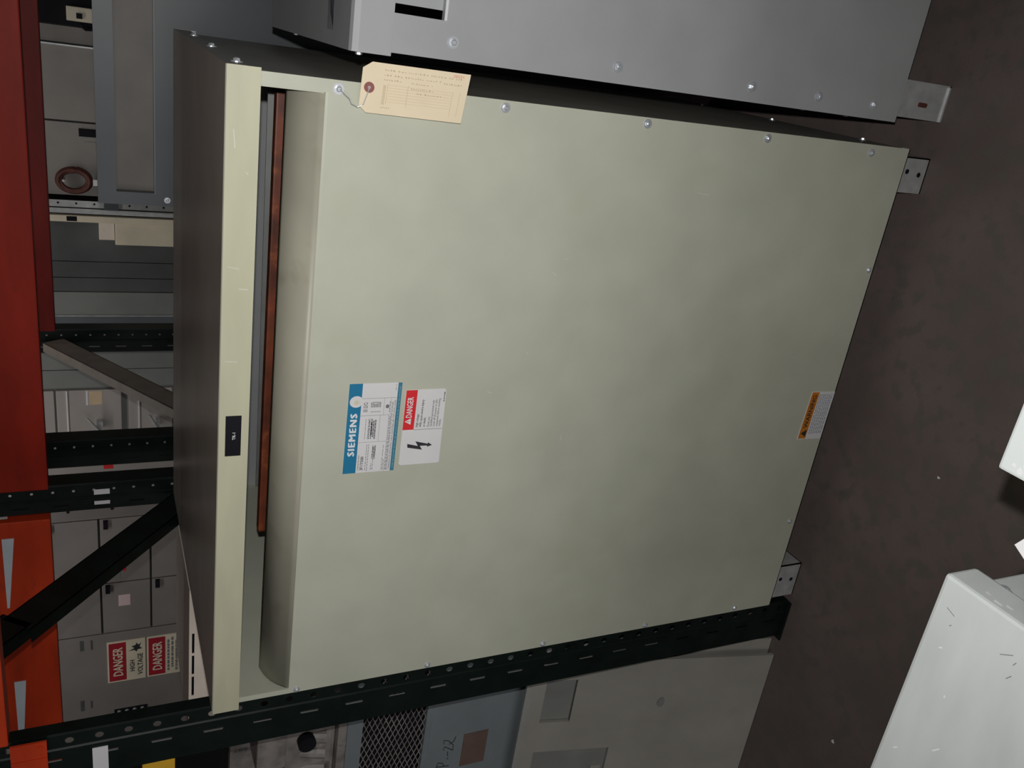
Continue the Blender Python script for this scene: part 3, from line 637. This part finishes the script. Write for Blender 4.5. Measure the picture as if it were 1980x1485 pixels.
# ------------------------------------------------------------------ foreground boxes across the aisle
def foreground():
    zt = 0.90
    t = thing('steel_enclosure', 'large light grey enclosure with scratched overhanging lid, nearest to the camera', 'enclosure', (0.35, -1.25, 0))
    obj('body', MB().box(-0.12, 0.842, -1.60, -0.924, 0, zt - 0.02), GREY2, t, 0.003)
    obj('lid', MB().box(-0.14, 0.857, -1.62, -0.918, zt - 0.047, zt), GREY2, t, 0.004)
    bolt(t, (0.842, -0.945, 0.838), 'right', 1.0)
    sc = MB()
    def mark(mb, x, y, z, ln_, an, wd):
        d = Vector((math.cos(an), math.sin(an), 0)) * ln_ / 2; n_ = Vector((-math.sin(an), math.cos(an), 0)) * wd; c = Vector((x, y, z)); mb.quad(c - d - n_, c + d - n_, c + d + n_, c - d + n_)
    for x, y, ln_, an in ((0.8225, -0.938, 0.011, -1.9), (0.809, -0.943, 0.003, 2.4), (0.821, -1.004, 0.014, -0.98), (0.818, -1.014, 0.005, -0.4), (0.802, -1.014, 0.007, 2.6)): mark(sc, x, y, zt + 0.0004, ln_, an, 0.0004)
    obj('dark_scratch', sc, INKG, t, kind='stuff')
    sc = MB()
    for x, y, ln_, an in ((0.78, -0.942, 0.004, 2.2), (0.675, -0.978, 0.010, 2.5), (0.639, -0.937, 0.006, 2.4), (0.735, -0.965, 0.003, 0.2)): mark(sc, x, y, zt + 0.0004, ln_, an, 0.0006)
    obj('pale_scratch', sc, LETW, t, kind='stuff')
    sc = MB()
    for y, z, q in ((-0.955, 0.885, 0.004), (-0.968, 0.889, 0.006), (-0.978, 0.884, 0.005)): sc.quad((0.8576, y, z), (0.8576, y - q * 1.6, z + 0.001), (0.8576, y - q * 1.4, z + q * 0.5), (0.8576, y - 0.001, z + q * 0.6))
    obj('edge_chip', sc, LETW, t, kind='stuff')
    t = thing('steel_enclosure', 'bright white chipped enclosure, only one corner in view, beside the scratched grey one', 'enclosure', (1.3, -1.06, 0))
    obj('body', MB().box(1.0, 1.62, -1.19, -0.942, 0, zt - 0.02), WHITEP, t, 0.003)
    obj('lid', MB().box(0.985, 1.64, -1.21, -0.927, zt - 0.04, zt), WHITEP, t, 0.003)
    ch = MB()
    for x, y, r in ((0.992, -0.948, 0.0035), (0.995, -0.941, 0.002), (1.0, -0.952, 0.0025)): ch.quad(*[(x + r * random.uniform(0.6, 1.2) * math.cos(q), y + r * random.uniform(0.6, 1.2) * math.sin(q), zt + 0.0005) for q in [2 * math.pi * i / 8 for i in range(8)]])
    obj('paint_chip', ch, WHITE, t, kind='stuff')
    # sheet of pressboard laid across the two lids, one corner over the gap
    t = thing('pressboard_sheet', 'white-faced sheet with tan edges, its corner over the gap between the two enclosures', 'board', (0.930, -0.976, zt + 0.0005), None, (0, 0, math.radians(-30)))
    obj('board_core', MB().box(0, 0.30, -0.26, 0, 0, 0.009), TAN, t)
    obj('white_face', MB().box(0.0002, 0.2998, -0.2598, -0.0002, 0.009, 0.0105), WHITE, t)
foreground()

# ------------------------------------------------------------------ cabinets at the back
def bx(parent, name, mat, *b, bevel=0.0, label=None): return obj(name, MB().box(*b), mat, parent, bevel, label)
def blue_cabinet():
    t = thing('framed_cabinet', 'dark blue-grey framed cabinet with sunken upper bay, behind the two transformer cabinets', 'cabinet', (1.25, 1.6, 0))
    x0, x1, y0, y1 = 0.698, 1.82, 1.3, 1.9
    f = MB(); f.box(x0, x1, y0, y0 + 0.03, 1.617, 1.665); f.box(x0, x1, y0, y0 + 0.03, 0.04, 1.517); f.box(x0, x0 + 0.036, y0, y0 + 0.03, 1.517, 1.617); f.box(x1 - 0.04, x1, y0, y0 + 0.03, 1.517, 1.617)
    obj('front_frame', f, BLUE, t)
    bx(t, 'inner_plate', BROWNG, x0 + 0.01, x1 - 0.01, y0 + 0.045, y0 + 0.05, 1.50, 1.64)
    bx(t, 'body', BLUE, x0 + 0.004, x1 - 0.004, y0 + 0.055, y1, 0, 1.66)
    bolt(t, (x0 + 0.018, y0, 1.483), s=0.9)
    tr = MB(); tr.box(x0 + 0.034, x1 - 0.04, y0 - 0.003, y0, 1.514, 1.518); obj('lower_rim', tr, BLUE2, t)
blue_cabinet()

Y = 2.8
def back_row():
    # grey wall of cabinets at the right
    t = thing('control_cabinet', 'warm grey control cabinet with a red-brown cable coil hung on it', 'cabinet', (0.9, 3.1, 0))
    bx(t, 'body', MCCS, 0.385, 1.9, Y + 0.02, Y + 0.6, 0, 2.2)
    for a, b in ((0.39, 0.697), (0.704, 1.0)): bx(t, 'door', WALLC, a, b, Y, Y + 0.02, 0.02, 2.19, bevel=0.003)
    bx(t, 'edge_strip', GALV, 1.0, 1.006, Y - 0.012, Y + 0.02, 0.02, 2.19)
    bx(t, 'door', BROWNG, 1.012, 1.075, Y + 0.004, Y + 0.02, 0.02, 2.19)
    bx(t, 'latch', BLACK, 0.644, 0.676, Y - 0.012, Y, 1.645, 1.72)
    bx(t, 'sign_plate', WALLC, 0.60, 0.622, Y - 0.004, Y, 1.655, 1.70)
    bx(t, 'bus_compartment', BLACK, 1.08, 1.9, Y + 0.004, Y + 0.02, 0.02, 2.19)
    k = MB(); k.box(1.10, 1.155, Y - 0.04, Y + 0.004, 1.65, 1.748); c = obj('switch_block', k, CREAM, t, 0.004, label='cream switch block')
    bx(c, 'switch_toggle', BLACK, 1.112, 1.132, Y - 0.05, Y - 0.04, 1.69, 1.712)
    k = MB(); k.tube([(1.09, Y - 0.01, 1.70), (1.075, Y - 0.02, 1.68), (1.08, Y - 0.015, 1.62), (1.10, Y - 0.01, 1.6)], 0.008, 8); obj('cable', k, BLACK, t)
    t = thing('cable_coil', 'red-brown coil of cable hanging on the warm grey control cabinet', 'cable', (0.463, Y - 0.03, 1.745))
    k = MB(); random.seed(3); pts = []
    for i in range(225):
        a = 2 * math.pi * i / 25.0; lay = i / 225.0
        rr = 0.92 + 0.24 * ((i // 25 * 3) % 7) / 7.0 + 0.03 * math.sin(a * 0.37 + 1) ; pts.append((0.463 + 0.045 * rr * math.cos(a), Y - 0.034 - 0.022 * lay + 0.003 * math.sin(a * 1.7), 1.745 + 0.058 * rr * math.sin(a)))
    k.tube(pts, 0.0088, 7); obj('winding', k, RUST, t, smooth=True)
    k = MB(); k.cyl((0.463, Y - 0.066, 1.785), (0.463, Y - 0.0005, 1.785), 0.006, n=8); obj('hook', k, GALV, t)
    bx(t, 'paper_label', WHITE, 0.448, 0.474, Y - 0.062, Y - 0.060, 1.655, 1.672)
    # slotted struts
    t = thing('steel_strut', 'pale slotted steel strut upright beside the dark blue-grey framed cabinet', 'strut', (0.345, Y - 0.05, 0))
    bx(t, 'web', GALV, 0.322, 0.378, Y - 0.05, Y - 0.045, 0, 2.2); bx(t, 'middle_fold', BLACK, 0.344, 0.349, Y - 0.0512, Y - 0.05, 0, 2.2)
    for i in range(10):
        k = MB(); z = 1.25 + 0.07 * i; k.cyl((0.366, Y - 0.0512, z), (0.366, Y - 0.049, z), 0.0045, n=10); obj('hole', k, BLACK, t)
    bx(t, 'clip', BLUE, 0.345, 0.40, Y - 0.062, Y - 0.0515, 1.575, 1.632)
    t = thing('steel_channel', 'plain cream steel channel upright, beside the pale slotted strut', 'channel', (0.297, Y - 0.05, 0))
    bx(t, 'web', CREAM, 0.284, 0.312, Y - 0.05, Y - 0.02, 0, 2.2, bevel=0.002); bx(t, 'slot', BLACK, 0.288, 0.309, Y - 0.0508, Y - 0.049, 1.74, 1.78)
    # charcoal cabinet with two pale boxes on it
    t = thing('charcoal_cabinet', 'charcoal steel cabinet with faint panel seams, carrying the cream junction boxes', 'cabinet', (0.1, 3.1, 0))
    bx(t, 'body', MCCS, -0.20, 0.28, Y + 0.02, Y + 0.6, 0, 2.2)
    for a, b, mt in ((0.095, 0.278, CABD), (0.02, 0.092, CABD), (-0.046, 0.017, CABD), (-0.16, -0.05, CABM), (-0.2, -0.163, BLUE)): bx(t, 'panel', mt, a, b, Y, Y + 0.02, 0.02, 2.19, bevel=0.002)
    bx(t, 'bright_strip', GALV, -0.164, -0.160, Y - 0.006, Y + 0.01, 0.02, 2.19)
    tag(obj('junction_box', MB().box(0.186, 0.286, Y - 0.045, Y - 0.0005, 1.30, 1.59), CREAM, None, 0.004), 'cream steel junction box mounted on the charcoal cabinet', 'box')
    tag(obj('junction_box', MB().box(0.205, 0.287, Y - 0.035, Y - 0.0005, 1.592, 1.655), VENT, None, 0.003), 'small dull junction box just above the cream one', 'box')
    # mid grey cabinet
    t = thing('distribution_cabinet', 'mid grey distribution cabinet between the charcoal one and the switch units', 'cabinet', (-0.35, 3.1, 0))
    bx(t, 'body', MCCS, -0.525, -0.205, Y + 0.02, Y + 0.6, 0, 2.2)
    for a, b in ((-0.34, -0.206), (-0.43, -0.343), (-0.523, -0.433)): bx(t, 'panel', CABM, a, b, Y, Y + 0.02, 0.02, 2.19, bevel=0.003)
    # switch units
    t = thing('disconnect_switchboard', 'pale grey switchboard with lever disconnect units, seen below the brown brace', 'switchboard', (-0.67, 3.1, 0))
    bx(t, 'body', CABM, -0.86, -0.53, Y + 0.02, Y + 0.6, 0, 2.2)
    for z0, z1 in ((1.868, 2.15), (1.580, 1.860), (1.350, 1.548), (1.07, 1.34), (0.78, 1.06)):
        u = bx(t, 'switch_unit', MCC, -0.79, -0.536, Y, Y + 0.02, z0, z1, bevel=0.003)
        h = z1 - z0
        bx(u, 'edge_trim', WHITE, -0.79, -0.536, Y - 0.006, Y, z1 - 0.048, z1 - 0.042)
        bx(u, 'paper_label', WHITE, -0.614, -0.54, Y - 0.0008, Y, z0 + h * 0.52, z0 + h * 0.55)
        bx(u, 'warning_label', TAN, -0.612, -0.542, Y - 0.0008, Y, z0 + h * 0.30, z0 + h * 0.50)
        k = MB(); k.box(-0.735, -0.69, Y - 0.035, Y, z0 + h * 0.30, z0 + h * 0.40); k.cyl((-0.735, Y - 0.04, z0 + h * 0.36), (-0.655, Y - 0.055, z0 + h * 0.55), 0.007, 0.005, 8)
        obj('lever_handle', k, GALV, u)
    # beige cabinet with a red mark
    t = thing('narrow_cabinet', 'narrow beige cabinet with red mark, between the two green posts', 'cabinet', (-1.0, 3.1, 0))
    bx(t, 'body', MCC, -1.14, -0.865, Y, Y + 0.6, 0, 2.2, bevel=0.003); bx(t, 'red_mark', RED, -0.965, -0.925, Y - 0.001, Y, 1.625, 1.668)
    # motor control lineup
    t = thing('motor_control_lineup', 'warm grey row of small-doored control sections behind the diagonal green brace', 'switchgear', (-2.0, 3.1, 0))
    bx(t, 'body', MCCS, -2.9, -1.15, Y + 0.02, Y + 0.6, 0, 2.2)
    rows = [(0.30, 0.535), (0.545, 0.785), (0.795, 1.03), (1.04, 1.262), (1.272, 1.452), (1.462, 1.695), (1.705, 1.95), (1.96, 2.19)]
    bx(t, 'side_trim', MCCD, -1.25, -1.152, Y, Y + 0.02, 0.02, 2.19, bevel=0.002)
    for z in (1.63, 1.83): bx(t, 'trim_notch', BLACK, -1.20, -1.16, Y - 0.004, Y, z, z + 0.012)
    for c, (a, b) in enumerate(((-1.645, -1.256), (-1.965, -1.652))):
        for r, (z0, z1) in enumerate(rows):
            d = bx(t, 'unit_door', MCCD, a, b, Y, Y + 0.02, z0, z1, bevel=0.002)
            bx(d, 'door_handle', BLACK, b - 0.052, b - 0.004, Y - 0.014, Y, z1 - 0.038, z1 - 0.016)
            if (c, r) == (0, 5): bx(d, 'red_stripe', RED, -1.58, -1.54, Y - 0.001, Y, 1.578, 1.593); bx(d, 'grey_nameplate', CABM, -1.62, -1.545, Y - 0.001, Y, 1.605, 1.655)
            if (c, r) == (0, 6): bx(d, 'red_stripe', RED, -1.575, -1.535, Y - 0.001, Y, 1.83, 1.842)
            if (c, r) == (1, 5): bx(d, 'pink_sticker', paint('pink_white_sticker', (0.72, 0.55, 0.55), 0.5), -1.80, -1.73, Y - 0.001, Y, 1.56, 1.618)
    d = bx(t, 'tall_door', MCCD, -2.85, -1.972, Y, Y + 0.02, 0.30, 2.19, bevel=0.002)
    for x0, x1, z0, z1 in ((-2.06, -1.995, 1.795, 1.812), (-2.06, -2.0, 1.752, 1.760), (-2.47, -2.40, 1.805, 1.822), (-2.46, -2.41, 1.765, 1.772)): bx(d, 'nameplate', CABD, x0, x1, Y - 0.003, Y, z0, z1)
    k = MB(); k.box(-2.535, -2.50, Y - 0.006, Y, 1.485, 1.655); s = obj('meter_strip', k, BLACK, t)
    for i in range(4): kk = MB(); kk.cyl((-2.517, Y - 0.006, 1.51 + 0.04 * i), (-2.517, Y - 0.02, 1.51 + 0.04 * i), 0.011, 0.008, 10); obj('indicator_lamp', kk, GALV, s)
    # the two danger signs
    y = Y - 0.004
    s = bx(t, 'danger_sign', CREAM, -2.305, -2.03, Y - 0.004, Y, 1.490, 1.682, label='cream danger sign about high voltage')
    bx(s, 'sign_header', REDD, -2.296, -2.04, y - 0.001, y, 1.588, 1.674)
    tm = MB(); text_mb(tm, 'DANGER', -2.262, 1.606, 0.048, y - 0.0018, width=0.19, bold=0.03); obj('header_lettering', tm, CREAM, s)
    tm = MB(); text_mb(tm, 'HIGH', -2.245, 1.546, 0.024, y - 0.0012, width=0.075, bold=0.02); text_mb(tm, 'VOLTAGE', -2.275, 1.505, 0.026, y - 0.0012, width=0.145, bold=0.02); obj('sign_lettering', tm, INK, s)
    hd = MB(); hd.prism([(a, y - 0.0012, b) for a, b in ((-2.105, 1.575), (-2.09, 1.545), (-2.075, 1.56), (-2.07, 1.54), (-2.055, 1.535), (-2.07, 1.525), (-2.058, 1.512), (-2.082, 1.52), (-2.098, 1.507), (-2.10, 1.53), (-2.115, 1.535), (-2.102, 1.545))], (0, 0.001, 0)); obj('shock_symbol', hd, INK, s)
    s = bx(t, 'danger_sign', CREAM, -2.305, -2.03, Y - 0.004, Y, 1.288, 1.482, label='cream danger sign with rows of small print')
    bx(s, 'sign_header', REDD, -2.296, -2.04, y - 0.001, y, 1.388, 1.474)
    tm = MB(); text_mb(tm, 'DANGER', -2.262, 1.406, 0.048, y - 0.0018, width=0.19, bold=0.03); obj('header_lettering', tm, CREAM, s)
    fm = MB(); random.seed(11)
    for i, (a, b) in enumerate(((-2.28, -2.06), (-2.26, -2.05), (-2.285, -2.07), (-2.22, -2.10))): bars(fm, a, b, 1.366 - 0.021 * i, y - 0.0012, 0.011, 0.8, (0.012, 0.035))
    obj('small_print', fm, INKG, s, kind='stuff')
back_row()

# ------------------------------------------------------------------ flecks of litter on the floor
for x, y, r, lab in ((-0.254, -0.256, 0.004, 'pale fleck of litter on the floor near the beige-grey door'), (0.534, -0.277, 0.003, 'thin pale fleck on the floor before the orange warning sticker'), (0.2, -0.46, 0.0025, 'tiny pale fleck on the floor between enclosure and cabinet')):
    mb = MB(); mb.prism([(x + r * random.uniform(.5, 1.6) * math.cos(q), y + r * random.uniform(.5, 1.6) * math.sin(q), 0.0) for q in [2 * math.pi * i / 7 for i in range(7)]], (0, 0, 0.0015))
    tag(obj('floor_fleck', mb, WHITE), lab, 'litter', 'flecks on the floor')
